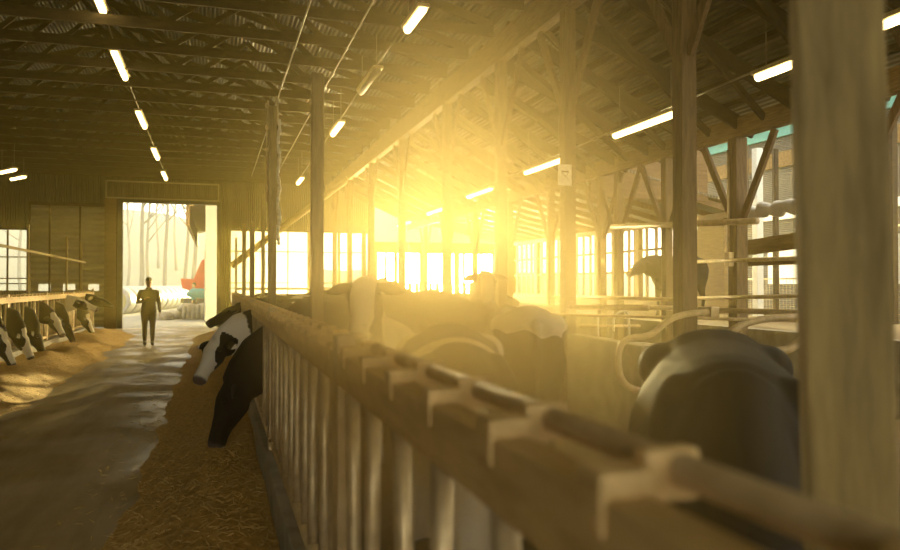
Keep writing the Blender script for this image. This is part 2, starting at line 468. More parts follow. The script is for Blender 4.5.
EY = [5.6, 7.4, at(738, 285, X=EX).y, at(667, 285, X=EX).y, at(619, 285, X=EX).y, at(602, 285, X=EX).y, at(551, 285, X=EX).y, 18.6, 21.4, 24.2, 27]
for i, y in enumerate(EY):
    p = post('braced_post', EX, y, 3.78, .2 if i == 2 else .14, M['timber'],
         {2: 'thick braced post beside the open bay of the side wall', 3: 'braced post in front of the cow on the raised bedding',
          4: 'braced post just left of the cow on the raised bedding'}.get(i, 'braced timber post carrying the lower beam'),
         None if i in (2, 3, 4) else 'posts of the lower beam', braces=1, bz=1.25, by=.8)
# pipe conduit with a switch box down the thick braced post
c = MB(); c.tube([(-.02, 0, 3.6), (-.02, 0, 2.05)], .018, 8)
o = c.build('conduit', M['galv'], None, True, (EX - .13, EY[2] + .02, 0)); tag(o, 'thin grey conduit running down the thick braced post', 'conduit')
MB().span((-.06, -.06, 1.85), (.04, .06, 2.06), bevel=.01).build('switch_box', M['galv'], o)

# weathered post right beside the camera
pq = CAM + ray(851, 285).normalized() * 1.36
root = empty('near_post', (pq.x + .012, pq.y - .012, 0))
vd = Vector((pq.x, pq.y, 0)).normalized()
root.rotation_euler = (Matrix.Rotation(R(-1.1), 4, vd) @ Matrix.Rotation(R(-37), 4, 'Z')).to_euler()
nw = .124
MB().span((-nw / 2, -nw / 2, 0), (nw / 2, nw / 2, 5.5), bevel=.006).build('shaft', M['weathered'], root)
tag(root, 'thick weathered timber post standing close behind the blurred headlock rail', 'post')

# posts of the feed line, free-standing
def feed_post(px, ytop, X, w, label, m='weathered', group=None):
    p = at(px, 285, X=X); top = at(px, ytop, X=X).z
    root = empty('feed_line_post', (X, p.y, 0))
    MB().span((-w / 2, -w / 2, 0), (w / 2, w / 2, top), bevel=.006).build('shaft', M[m], root)
    tag(root, label, 'post', group)
    return root, p.y, top
feed_post(317, 75, .62, .078, 'square free standing post with a plain top beside the headlocks')
fp, fy, ftop = feed_post(272, 108, .62, .088, 'free standing post with chains and wires at its top')
feed_post(252, 222, .62, .08, 'short post in line beyond the post with chains')
feed_post(244, 224, .62, .085, 'slim post near the far end of the headlock row', group=None)
feed_post(263, 195, 1.0, .075, 'thin post inside the pen before the left end window')
feed_post(236, 238, .62, .07, 'last short post at the far end of the headlock row')
# hanging chain and insulators on the second post
c = MB()
for k in range(26):
    z = ftop - .15 - k * .055
    c.tube([(.07 + .012 * math.sin(k), 0, z), (.07 + .012 * math.sin(k + 1), 0, z - .06)], .016 if k % 2 else .022, 6)
o = c.build('hanging_chain', M['whiteplastic'], None, True, (.62, fy, 0)); tag(o, 'pale chain hanging from the top of a feed line post', 'chain')
c = MB()
c.tube([(-.05, 0, ftop + .06), (-.06, 0, ftop - .5), (-.055, 0, ftop - 1.1)], .012, 6); c.tube([(.05, 0, ftop + .12), (.06, 0, ftop - .2)], .012, 6)
for z in (.0, -.25, -.5): c.ball((-.06, -.02, ftop + z), (.025, .025, .035), 8, 6)
o = c.build('insulator_wire', M['galv'], None, True, (.62, fy, 0)); tag(o, 'thin wires with insulators on a feed line post top', 'wire')
# notice on the second girder post
root = empty('post_notice', (GX - .085, GY[1] - .085, at(562, 178, X=GX).z))
MB().span((-.09, -.012, -.13), (.09, 0, .13)).build('plate', M['whitetrim'], root)
n = MB(); n.span((-.05, -.014, .03), (.05, -.0125, .05)); n.bar((-.05, -.0135, -.07), (.05, -.0135, .03), .002, .02, up=(0, 1, 0)); n.bar((.05, -.0135, -.07), (-.05, -.0135, .03), .002, .02, up=(0, 1, 0))
n.build('symbol', M['darksteel'], root)
tag(root, 'small white notice with a dark cross mark fixed on a tall post', 'notice')

# conduits along the ceiling
def conduit(p0, p1, r, label, name='ceiling_conduit'):
    n = 12; pts = []
    p0 = Vector(p0); p1 = Vector(p1)
    for k in range(n + 1):
        q = p0.lerp(p1, k / n); q.z -= .012 * (1 if k % 2 else 0); pts.append(q)
    b = MB(); b.tube(pts, r, 6); o = b.build(name, M['wire'], None, True); tag(o, label, 'conduit'); return o
conduit((1.2, 1, 5.36), (1.2, 27, 5.36), .014, 'thin ceiling line passing above the post with chains')
conduit((2.0, 1, 5.36), (2.0, 27, 5.36), .014, 'thin ceiling line passing behind the plain topped post')

b = MB(); b.tube([at(231, 266, Y=24.5), at(352, 176, Y=24.5)], .10, 14)
o = b.build('auger_tube', M['weathered'], None, True); tag(o, 'sloping feed auger tube crossing in front of the left end window', 'auger')
# ------------------------------------------------------------------ lamps
def make_lamp(p, yaw, L, lit=True, label='', group=None, h=.5, tube_w=.05):
    root = empty('strip_light', p, yaw)
    b = MB(); b.box((0, 0, .045), (.16, L, .05), bevel=.012); b.build('housing', M['galv'], root)
    b = MB(); b.tube([(0, -L / 2 + .03, 0), (0, L / 2 - .03, 0)], tube_w, 10); b.build('tube', M['tube'] if lit else M['deadtube'], root, True)
    b = MB()
    for s in (-1, 1): b.tube([(0, s * L * .4, .06), (0, s * L * .4, .06 + h)], .006, 5)
    b.span((-.006, -L * .4, .06), (.006, L * .4, .072))
    b.build('hanger', M['wire'], root)
    tag(root, label, 'light', group)
    return root
def lamp_row(specs, X, Lm, grp, tw=.05, lit=None, lens={}):
    pts = []
    for i, (px, py, lab) in enumerate(specs):
        p = at(px, py, X=X); pts.append(p)
        h = (CH + .05 - p.z) if X < GX else max(.1, ZG + (ZE - ZG) * (X - GX) / (EX - GX) - .35 - p.z)
        make_lamp(p, 0, lens.get(i, Lm), lit is None or i not in lit, lab, grp, max(.05, h), tw)
    b = MB()
    q = sorted(pts, key=lambda p: p.y)
    q = [q[0] + Vector((0, -2.5, 0))] + q
    for a, c in zip(q[:-1], q[1:]):
        b.tube([a + Vector((0, .2, .10)), c + Vector((0, -.2, .10))], .014, 6)
    o = b.build('light_cable', M['wire'], None, True)
    tag(o, f'cable linking the {grp}', 'cable')
lamp_row([(94.5, -9, 'strip light over the feed alley, cut by the top of the photo'), (120, 66, 'large strip light over the feed alley near the camera'),
          (141.5, 120, 'strip light over the feed alley, second fully seen'), (155.5, 154, 'strip light over the alley, third toward the doorway'),
          (164.5, 176, 'small strip light just above the doorway header')], -1.6, 1.7, 'strip lights over the feed alley', .05)
lamp_row([(415, 20, 'bright strip light left of the high girder, closest to camera'), (369, 82, 'unlit strip light left of the high girder'),
          (337, 129, 'strip light right of the plain topped post'), (300, 181, 'small far strip light between the two feed line posts')],
         2.4, 1.25, 'strip lights left of the girder', .05, lit=(1,), lens={0: .85, 1: 1.5})
lamp_row([(890, 22, 'strip light at the upper right edge beyond the thick post'), (812, 56.5, 'strip light partly hidden by the thick weathered post'), (644, 125, 'longest strip light left of the tall girder post'),
          (543, 166.5, 'strip light just left of the white notice'), (479, 193, 'strip light in the haze, fifth from the right'), (436, 211, 'faint strip light near the end wall, second farthest'),
          (404, 224, 'smallest strip light at the far end of the right row')], 6.0, 1.72, 'strip lights under the right slope', .05)
for x, y, z in ((-1.6, 5.2, 5.2), (-1.6, 1.6, 5.2), (-1.6, -2, 5.2), (-1.6, -5.6, 5.2), (2.4, 4.0, 5.0), (2.4, .2, 5.0), (2.4, -4, 5.0), (6, 2.0, 3.9), (6, -1.6, 3.9), (6, -5.2, 3.9)):
    make_lamp((x, y, z), 0, 1.3, True, 'strip light of the rows continuing behind the camera', 'strip lights behind the camera', .25, .05)
for px, py, lab in ((8, 171, 'strip light at the left edge above the left pen'), (18, 178, 'tiny strip light beside the left edge light'), ):
    p = at(px, py, X=-5.6 if px < 12 else -5.9); make_lamp(p, R(35), 1.0, True, lab, 'strip lights over the left pen', max(.1, CH + .05 - p.z), .05)

# ------------------------------------------------------------------ headlock feed fences
SEC = 3.3
def make_headlock():
    root = empty('headlock_panel', (0, 0, 0))
    MB().span((-.03, 0, 1.235), (.03, SEC, 1.345), bevel=.008).build('top_rail', M['railwood'], root)
    b = MB(); b.tube([(.075, .05, 1.365), (.075, SEC - .05, 1.365)], .02, 8); b.build('lock_rod', M['pipe'], root, True)
    b = MB(); b.tube([(0, 0, .40), (0, SEC, .40)], .03, 10); b.build('bottom_rail', M['pipe'], root, True)
    bar = None; la = None
    for k in range(10):
        y = .165 + k * .33
        if k % 2 == 0:
            b = MB(); b.tube(arc_smooth([(0, y, .40), (0, y + .02, .75), (0, y - .01, 1.25)]), .024, 8); b.build('bar', M['galv'], root, True)
        else:
            b = MB(); b.tube(arc_smooth([(0, y - .04, .40), (0, y - .045, .8), (0, y, 1.27)]), .024, 8)
            b.tube(arc_smooth([(.012, y + .05, .40), (.012, y + .06, .7), (.012, y + .02, 1.2)]), .016, 8); b.build('locking_bar', M['galv'], root, True)
        b = MB(); b.span((-.036, y - .032, 1.30), (.036, y + .032, 1.372), bevel=.008); b.span((.03, y - .016, 1.33), (.1, y + .016, 1.388), bevel=.006)
        b.build('latch', M['railwood'], root)
    for y in (.03, SEC - .03):
        MB().span((-.03, y - .03, .32), (.03, y + .03, 1.40), bevel=.005).build('end_post', M['pipe'], root)
    return root
FX = .42; LX = -3.62
hl0 = make_headlock()
order = ['blurred headlock panel right in front of the camera', 'headlock panel second from the camera with steel bars', 'headlock panel third from camera, near the plain topped post',
         'headlock panel where the black cow reaches down to feed', 'headlock panel of the white faced cow beside the alley', 'last headlock panel of the right row before the doorway']
for i in range(6):
    o = hl0 if i == 0 else copy_tree(hl0)
    o.location = (FX, -.75 + i * SEC, 0); tag(o, order[i], 'feed fence', 'headlock panels right of the alley')
lo = ['left headlock panel at the picture edge over feeding cows', 'left headlock panel second from the picture edge', 'left headlock panel of the white faced cows', 'left headlock panel next to the end gate']
for i in range(4):
    o = copy_tree(hl0); o.location = (LX, 25.4 - i * SEC, 0); o.rotation_euler = (0, 0, math.pi)
    tag(o, lo[3 - i], 'feed fence', 'headlock panels left of the alley')
# curbs under them
b = MB(); b.span((FX - .07, -6, 0), (FX + .09, 19.1, .33), bevel=.015); o = b.build('feed_curb', M['concrete']); tag(o, 'low concrete curb under the right headlocks', 'curb')
b = MB(); b.span((LX - .09, 10, 0), (LX + .08, 25.4, .33), bevel=.015); o = b.build('feed_curb', M['concrete']); tag(o, 'low concrete curb under the left headlocks', 'curb')

# gate closing the left pen at the far end
root = empty('pipe_gate', (LX, 25.6, 0))
b = MB()
for x in (-.75, .0): b.tube([(x, .0, 0), (x, 0, 1.46)], .03, 8)
b.build('upright', M['galv'], root, True)
for z in (.25, .5, .75, 1.0, 1.2, 1.4): MB().tube([(-.75, 0, z), (0, 0, z)], .02, 8).build('rail', M['galv'], root, True)
for x in (-.55, -.37, -.18): MB().tube([(x, 0, .2), (x, 0, 1.42)], .014, 8).build('rod', M['galv'], root, True)
tag(root, 'pale steel pipe gate at the end of the left pen', 'gate')
b = MB(); b.bar((LX - .3, 12, 2.35), (LX - .3, 26, 2.28), .05, .05)
for y in (14, 18.5, 23, 25.4): b.span((LX - .33, y - .025, 1.3), (LX - .28, y + .025, 2.9))
o = b.build('cable_rail', M['weathered']); tag(o, 'wooden rail on thin uprights above the left headlocks', 'rail')

# ------------------------------------------------------------------ feed on the floor
def feed(name, x0, x1, y0, y1, prof, label, nx=44, ny=420, seed=0, bits=5000, ymaxbits=14):
    bm = bmesh.new(); rows = []
    def h(x, y):
        t = (x - x0) / (x1 - x0)
        edge = .16 * noise.noise((y * .55, seed, 0)) + .08 * noise.noise((y * 1.9, seed, 4))
        base = prof(t + edge * .8)
        n1 = .5 + .5 * noise.noise((x * 1.3, y * .9, seed)); n2 = noise.noise((x * 5, y * 5, seed + 3)); n3 = noise.noise((x * 15, y * 15, seed + 5))
        return base * (.55 + .9 * n1) + (.018 * n2 + .014 * n3) * min(1, base * 14) - .004
    for j in range(ny + 1):
        y = y0 + (y1 - y0) * (j / ny) ** 1.5
        rows.append([bm.verts.new((x0 + (x1 - x0) * i / nx, y, max(.0, h(x0 + (x1 - x0) * i / nx, y)) - .003)) for i in range(nx + 1)])
    for j in range(ny):
        for i in range(nx): bm.faces.new((rows[j][i], rows[j][i + 1], rows[j + 1][i + 1], rows[j + 1][i]))
    rr = random.Random(seed + 11)
    nf = len(bm.faces)
    for k in range(bits):
        y = y0 + (ymaxbits - y0) * rr.random() ** 1.7; x = x0 + (x1 - x0) * rr.random()
        z = h(x, y)
        if z < .004 and rr.random() < .85: continue
        a = rr.random() * math.pi; L = rr.uniform(.012, .05); w = rr.uniform(.0015, .004); tz = rr.uniform(-.4, .6)
        d = Vector((math.cos(a), math.sin(a), tz)).normalized(); s = Vector((-math.sin(a), math.cos(a), 0)) * w
        p = Vector((x, y, max(z, 0) + .006))
        u = Vector((0, 0, w * .8))
        vs = [bm.verts.new(q) for q in (p - d * L - s, p - d * L + s, p + d * L + s, p + d * L - s, p + u * 2)]
        f = bm.faces.new(vs[:4]); f.material_index = 1
        for q in ((0, 1), (1, 2), (2, 3), (3, 0)):
            f = bm.faces.new((vs[q[0]], vs[q[1]], vs[4])); f.material_index = 1
    bmesh.ops.recalc_face_normals(bm, faces=bm.faces)
    me = bpy.data.meshes.new(name); bm.to_mesh(me); bm.free()
    me.materials.append(M['straw']); me.materials.append(M['strawbits'])
    for p in me.polygons[:nf]: p.use_smooth = True
    o = link(name, me); tag(o, label, 'feed', kind='stuff'); return o
sm = lambda a, b, t: (lambda q: q * q * (3 - 2 * q))(min(1, max(0, (t - a) / (b - a))))
feed('silage', -1.0, FX - .075, .3, 24.5, lambda t: .17 * sm(.25, .8, t), 'chopped golden feed strewn along the right curb', seed=1, bits=9000, ymaxbits=12)
feed('silage', LX + .085, LX + 1.75, 6, 25.2, lambda t: .24 * sm(.78, .25, t), 'chopped golden feed heaped along the left curb', seed=9, bits=2500, ymaxbits=25, ny=260)

# ------------------------------------------------------------------ cows
def loft_path(b, pts, side_fn, seg=18):
    """pts: (centre, half width, half height, squareness)"""
    P = [Vector(p[0]) for p in pts]; rings = []
    for i, p in enumerate(pts):
        t = (P[min(i + 1, len(P) - 1)] - P[max(i - 1, 0)]).normalized()
        s = Vector(side_fn(i)); s = (s - t * s.dot(t)).normalized(); u = t.cross(s).normalized()
        rings.append((P[i], s * p[1], u * p[2], p[3] if len(p) > 3 else 1.0))
    b.loft(rings, seg)

POSES = {  # neck mid, poll, muzzle direction, yaw of the head
    'up':    dict(mid=(.95, 0, 1.26), poll=(1.16, 0, 1.50), dirn=(.80, 0, -.60), yaw=0),
    'high':  dict(mid=(.92, 0, 1.34), poll=(1.06, 0, 1.68), dirn=(.70, 0, -.72), yaw=0),
    'level': dict(mid=(1.00, 0, 1.16), poll=(1.32, 0, 1.24), dirn=(.90, 0, -.44), yaw=0),
    'feed':  dict(mid=(1.02, 0, .96), poll=(1.24, 0, .70), dirn=(.40, 0, -.92), yaw=0),
    'low':   dict(mid=(1.00, 0, .94), poll=(1.20, 0, .66), dirn=(.35, 0, -.94), yaw=0),
    'deep':  dict(mid=(1.04, 0, .82), poll=(1.30, 0, .64), dirn=(.30, 0, -.95), yaw=0),
    'feedcam': dict(mid=(1.04, .05, 1.02), poll=(1.30, .13, .95), dirn=(.40, .52, -.76), yaw=50),
    'turn':  dict(mid=(.98, .07, 1.22), poll=(1.20, .24, 1.38), dirn=(.62, .62, -.48), yaw=40),
    'feedturn': dict(mid=(1.04, -.03, 1.00), poll=(1.30, -.10, .92), dirn=(.48, -.38, -.79), yaw=-32),
}
def cow_mesh(pose, seed, white=0.0, blaze=.6, rump=False):
    ps = POSES[pose]; b = MB(); Y = (0, 1, 0)
    tr = [(-.93, 1.14, .13, .13), (-.86, 1.12, .23, .22), (-.72, 1.08, .315, .265), (-.52, 1.06, .375, .30), (-.30, 1.02, .385, .32), (-.05, .985, .41, .355),
          (.2, .98, .41, .35), (.42, .99, .405, .30), (.58, 1.01, .375, .25), (.74, 1.02, .30, .20), (.86, 1.03, .19, .13)]
    loft_path(b, [((x, 0, z), hw, hh, .86 if x < -.4 else .95) for x, z, hh, hw in tr], lambda i: Y, 22)
    for s in (-1, 1):     # hip bones, pin bones, shoulder
        b.ball((-.50, s * .215, 1.25), (.22, .12, .11)); b.ball((-.86, s * .11, 1.22), (.08, .06, .07))
        b.ball((.52, s * .17, 1.10), (.16, .10, .24))
        # legs
        fl = [((.50, s * .17, .90), .085, .15), ((.50, s * .175, .70), .065, .09), ((.51, s * .17, .46), .052, .06), ((.51, s * .17, .38), .046, .052), ((.515, s * .17, .20), .034, .038), ((.52, s * .17, .12), .042, .048), ((.545, s * .17, .05), .05, .062), ((.55, s * .17, .0), .055, .07)]
        loft_path(b, fl, lambda i: Y, 12)
        hl = [((-.62, s * .18, 1.0), .12, .24), ((-.58, s * .19, .80), .095, .19), ((-.62, s * .18, .62), .062, .11), ((-.70, s * .17, .50), .048, .075), ((-.705, s * .17, .40), .042, .055), ((-.66, s * .17, .22), .036, .042), ((-.64, s * .17, .12), .044, .05), ((-.61, s * .17, .05), .052, .064), ((-.60, s * .17, .0), .057, .072)]
        loft_path(b, hl, lambda i: Y, 12)
    b.ball((-.42, 0, .66), (.20, .15, .15)); 
    for sx in (-.5, -.36):
        for s in (-1, 1): b.tube([(sx, s * .07, .56), (sx, s * .075, .46)], [.022, .014], 8)
    b.ball((.70, 0, .78), (.17, .09, .12))
    # tail
    b.tube([(-.88, 0, 1.32), (-.965, 0, 1.24), (-.985, .0, 1.0), (-.975, .01, .72), (-.97, .01, .58)], [.045, .035, .026, .022, .022], 8)
    b.tube([(-.972, .01, .62), (-.972, .012, .5), (-.965, .01, .36)], [.022, .045, .015], 8)
    # neck and head
    mid, poll = Vector(ps['mid']), Vector(ps['poll']); d = Vector(ps['dirn']).normalized(); yw = R(ps['yaw'])
    hs = Vector((-math.sin(yw), math.cos(yw), 0)); hs = (hs - d * hs.dot(d)).normalized()
    fv = d.cross(hs).normalized()                # towards the forehead side
    if fv.dot(Vector((1, 0, 1))) < 0: fv = -fv
    base = Vector((.56, 0, 1.09))
    throat = poll - fv * .07 + d * .03
    nk = [(base, .19, .31), (base.lerp(mid, .5) , .16, .275), (mid, .135, .24), (mid.lerp(throat, .55), .115, .20), (throat, .10, .15)]
    loft_path(b, nk, lambda i: (Vector(Y).lerp(hs, i / 4)), 18)
    def hp(t, off=0, sd=0): return poll + d * t + fv * off + hs * sd
    hd = [(hp(-.06, -.05), .055, .05), (hp(-.02, -.045), .098, .09), (hp(.07, -.075), .115, .14), (hp(.15, -.08), .115, .145), (hp(.25, -.07), .086, .115), (hp(.35, -.058), .068, .088), (hp(.43, -.055), .076, .078), (hp(.50, -.06), .086, .076), (hp(.54, -.07), .058, .052)]
    loft_path(b, hd, lambda i: hs, 16)
    for s in (-1, 1): b.ball(hp(.13, -.01, s * .095), (.032, .032, .032), 8, 6)
    me0 = b.mesh('tmp', None); o = link('tmp', me0)
    m = o.modifiers.new('r', 'REMESH'); m.mode = 'VOXEL'; m.voxel_size = .017
    m = o.modifiers.new('s', 'SMOOTH'); m.factor = .5; m.iterations = 7
    dg = bpy.context.evaluated_depsgraph_get()
    me = bpy.data.meshes.new_from_object(o.evaluated_get(dg), depsgraph=dg)
    bpy.data.objects.remove(o); bpy.data.meshes.remove(me0)
    # ears and eyes are added to the same body mesh
    bm = bmesh.new(); bm.from_mesh(me); n0 = len(bm.verts); nf0 = len(bm.faces)
    e = MB(); e.bm.free(); e.bm = bm
    for s in (-1, 1):
        r0 = hp(.0, -.04, s * .085); out = (hs * s * .95 - fv * .12 + d * .22).normalized(); w = d.cross(out).normalized(); thin = out.cross(w).normalized()
        rings = []
        for t, ww in ((-.02, .022), (.03, .04), (.08, .058), (.13, .055), (.17, .035), (.2, .008)):
            rings.append((r0 + out * t - d * 0.0, thin * ww, w * (.016 if t < .1 else .009)))
        e.loft(rings, 10)
    ne = len(bm.verts); nfe = len(bm.faces)
    for s in (-1, 1): e.ball(hp(.125, -.005, s * .108), .022, 10, 8)
    nfy = len(bm.faces)
    bm.to_mesh(me); bm.free()
    for p in me.polygons: p.use_smooth = True
    me.materials.append(M['coat']); me.materials.append(M['eye'])
    for i in range(nfe, nfy): me.polygons[i].material_index = 1
    ca = me.attributes.new('coat', 'FLOAT', 'POINT'); ha = me.attributes.new('horn', 'FLOAT', 'POINT')
    so = Vector((seed * 7.3, seed * 3.1, seed * 1.7))
    cv = []; hv = []
    tip = hp(.55, -.06)
    for i, v in enumerate(me.vertices):
        p = v.co
        q = p - poll; th = q.dot(d); head = -.08 < th and (q - d * th).length < .24 and p.x > .8
        val = noise.noise(Vector((p.x * 1.35, p.y * 1.25, p.z * 1.35)) + so) * .9 + noise.noise(Vector((p.x, p.y, p.z)) * 3.2 + so) * .2 + white
        if p.z < .42 and p.x < .8: val += .5 * (1 - p.z / .42)
        if p.x < -.95 and p.z < .62: val = .6
        if rump: val = max(-.4, min(.5, (p.z - 1.19 - .12 * noise.noise(Vector((p.y * 5, p.x * 3, 1)))) * 6)) if p.x < -.25 else val
        horn = 0.0
        if head:
            wd = .03 + .05 * blaze * (1 - .5 * th) ; sd = abs(q.dot(hs)); fo = q.dot(fv)
            if i >= n0: val = -.4
            elif blaze > .9: val = .5 if (sd < .085 and fo > -.10) or th > .3 else -.3
            else: val = max(-.4, .3 - (sd - wd) * 9) if fo > -.06 and blaze > 0 else -.35
            if white > .35: val = max(val, .3)
            if th > .47: horn = min(1, (th - .47) / .03)
        if p.z < .065: horn = max(horn, .9)
        cv.append(max(-1, min(1, val))); hv.append(horn)
    ca.data.foreach_set('value', cv); ha.data.foreach_set('value', hv)
    return me

COWM = {}
def cow(x, y, face, pose, seed, label, white=0.0, blaze=.6, s=.95, z=.03, group='dairy cows', name='cow', rump=False):
    k = (pose, seed, white, blaze, rump)
    if k not in COWM: COWM[k] = cow_mesh(*k)
    o = link(name, COWM[k], None, (x, y, z)); o.rotation_euler = (0, 0, face); o.scale = (s, s, s)
    tag(o, label, 'cow', group); return o
head = lambda dx, dy: math.atan2(dy, dx)
PI = math.pi
# left pen, feeding through the headlocks towards the alley
ox = LX - .90
def lock_y(y):      # nearest clear opening of the left row
    k = round((25.4 - y) / .33 - 0.0); return 25.4 - k * .33
for yy, pose, seed, wh, bl, lab in (
    (14.2, 'feed', 3, -.15, .5, 'black cow feeding at the left picture edge'),
    (15.6, 'feed', 4, .05, 1.0, 'white faced cow with its head down, second from the left'),
    (16.9, 'low', 5, -.35, 0, 'black cow bending low at the left curb, third from the left'),
    (18.3, 'feedturn', 6, -.2, .8, 'cow with a pale blaze turned sideways at the left headlocks'),
    (19.7, 'feed', 8, -.4, 0, 'black cow with its muzzle in the left feed'),
    (21.2, 'level', 7, .0, 1.0, 'white faced cow holding its head out over the left curb'),
    (22.6, 'feed', 2, -.1, .6, 'dark cow feeding near the far end of the left row'),
    (24.1, 'level', 10, -.5, 0, 'all black cow with head outstretched beside the pipe gate')):
    cow(ox, lock_y(yy), 0, pose, seed, lab, wh, bl, s=.93)
def rlock(y): k = round((y + .75) / .33); return -.75 + k * .33
rx = FX + .93
cow(rx + .13, rlock(6.7), PI, 'deep', 12, 'black cow reaching down to the feed beside the alley, closest to camera', -.6, 0, s=1.05)
cow(rx - .08, rlock(8.75), PI, 'feedcam', 13, 'mostly white faced cow behind the black feeding cow', .12, 1.0, s=.97)
cow(rx + .22, rlock(12.6), PI, 'level', 14, 'black cow holding its head out level toward the doorway', -.5, 0)
# inside the pen
cow(1.77, 2.33, head(-.55, -.83), 'low', 21, 'big black cow bending down directly beyond the blurred rail', -.75, 0, s=.95)
cow(1.15, 3.6, head(-.25, -.97), 'low', 22, 'black and white cow standing just behind the near headlocks', .05, .6, s=.93)
cow(1.3, 5.8, head(-.36, -.93), 'high', 23, 'cow with a broad white blaze facing the camera over the rail', -.3, .95, s=.93)
cow(2.65, 8.7, head(-.05, -1), 'level', 24, 'pale white patched cow facing the camera in the glow', .3, 1.0, s=.93)
cow(2.6, 6.2, head(.25, .97), 'level', 25, 'black cow seen from behind with white patch across its hips', -.6, 0, s=.96, rump=True)
cow(2.62, 11.9, head(-.25, -.97), 'high', 26, 'rim lit cow with raised head beyond the blazed cow', -.3, .5, s=.96)
cow(3.35, 9.6, head(-.2, -.98), 'high', 27, 'tall dark cow beside the middle girder post', -.4, .4, s=1.0)
cow(1.5, 14.6, head(1, .15), 'level', 28, 'patched cow side on before the left end window', .05, .6)
cow(2.7, 16.6, head(-1, .1), 'level', 29, 'black and white cow facing the alley in front of the left end window', -.05, .4)
cow(1.6, 18.8, head(1, -.2), 'up', 30, 'cow near the last short post of the feed line', .1, .6)
cow(3.6, 19.5, head(-1, .3), 'level', 31, 'dark cow far back under the wide end window', -.2, .4)
cow(5.3, 14.6, head(-.9, -.3), 'level', 32, 'dark cow beyond the girder posts, deep in the haze', -.3, .4)
cow(5.6, 18.5, head(-1, .1), 'up', 33, 'cow in the haze below the brightest window', -.1, .5)
cow(5.5, 22.5, head(1, .1), 'level', 34, 'farthest cow, against the slatted boards of the end wall', -.2, .5)
cow(8.95, 13.1, head(-.93, -.36), 'level', 35, 'dark cow standing on the raised bedding, silhouetted before slatted side wall', -.7, 0, s=.90, z=.90)

# ------------------------------------------------------------------ raised bedding pack
b = MB(); b.span((EX + .11, 6.3, 0), (EX + .27, Y1 - .2, .92), bevel=.01); o = b.build('retaining_wall', M['concrete']); struct(o); o.name = 'wall_pack'
b = MB(); b.span((EX + .27, 6.3, 0), (XR - .02, Y1 - .2, .9)); struct(b.build('floor_pack', M['bedding']))

# ------------------------------------------------------------------ freestalls, rails, trough
def loop(pts, Y, label, r=.03):
    b = MB(); q = arc_smooth([at(px, py, Y=Y) for px, py in pts], 6, .16); b.tube(q, r, 12)
    root = empty('freestall_loop', (q[0].x, Y, 0)); me = b.mesh('pipe', M['pipe'], True); me.transform(Matrix.Translation(-root.location))
    link('pipe', me, root)
    c = MB(); c.box((0, 0, q[0].z), (.09, .1, .1), bevel=.01); c.build('clamp', M['galv'], root)
    tag(root, label, 'stall divider', 'freestall dividers'); return root
loop([(712, 312), (690, 313), (668, 319), (652, 336), (626, 338), (618, 350), (619, 377), (632, 391), (668, 391)], 5.93, 'bent pipe stall loop left of the black cow back')
loop([(806, 317), (765, 318), (737, 326), (718, 344), (690, 346), (680, 358), (682, 385), (700, 395)], 5.0, 'bent pipe stall loop rising right behind the black cow')
loop([(830, 322), (806, 336), (790, 350), (768, 352), (760, 372), (790, 395)], 4.3, 'bent pipe stall loop beside the thick weathered post')
def pipe_rail(a, c, X=None, Y=None, r=.024, label='', name='pipe_rail', cat='rail', m='pipe'):
    p = at(*a, **X); q = at(*c, **Y); b = MB(); b.tube([p, q], r, 10); o = b.build(name, M[m], None, True); tag(o, label, cat); return o
pipe_rail((538, 307), (648, 308), dict(Y=9.4), dict(X=GX), .03, 'pale pipe rail above the water trough')
pipe_rail((644, 307), (850, 315), dict(X=4.28), dict(Y=4.7), .026, 'pipe rail running over the stall loops to the right')
pipe_rail((580, 326), (640, 326), dict(Y=9.2), dict(Y=9.2), .02, 'thin lower pipe rail right of the trough')
pipe_rail((540, 314), (805, 321), dict(Y=8.6), dict(Y=6.4), .018, 'thin pipe along the stalls under the main rail')
pipe_rail((612, 227), (757, 221), dict(X=7.2), dict(X=7.36), .05, 'thick high pipe fixed across the braced posts')
pipe_rail((555, 296), (690, 300), dict(X=7.35), dict(X=7.30), .035, 'white top pipe along the raised bedding')
pipe_rail((690, 262), (806, 258), dict(X=7.35), dict(X=7.3), .03, 'thin rail left of the open bay, under the tan board')
pipe_rail((695, 298), (806, 296), dict(X=7.3), dict(X=7.3), .03, 'pale rail low across the open bay')

# low concrete stall wall and the water trough with its taps
p0 = at(575, 335, Y=9.0); p1 = at(706, 335, Y=6.6)
b = MB(); b.bar((p0.x - .3, 8.9, .5), (4.05, 6.45, .5), .14, .95, bevel=.02)
o = b.build('stall_wall', M['concrete']); tag(o, 'tan concrete wall behind the freestall loop', 'low wall')
root = empty('water_trough', tuple(at(600, 345, Y=9.35)[:2]) + (0,))
tz = at(600, 347, Y=9.35).z
MB().span((-.3, -.25, 0), (.75, .25, tz - .12), bevel=.02).build('stand', M['concrete'], root)
b = MB(); b.span((-.36, -.28, tz - .12), (.82, .28, tz - .08), bevel=.01)
for s in (-1, 1): b.span((-.36, s * .26 - .02, tz - .1), (.82, s * .26 + .02, tz + .03)); b.span((.23 + s * .58 - .02, -.26, tz - .1), (.23 + s * .58 + .02, .26, tz + .03))
b.build('basin', M['whiteplastic'], root)
MB().span((-.24, -.2, tz - .05), (.1, .2, tz + .13), bevel=.02).build('float_cover', M['bluegrey'], root)
tag(root, 'white water trough with a bluish float cover', 'trough')
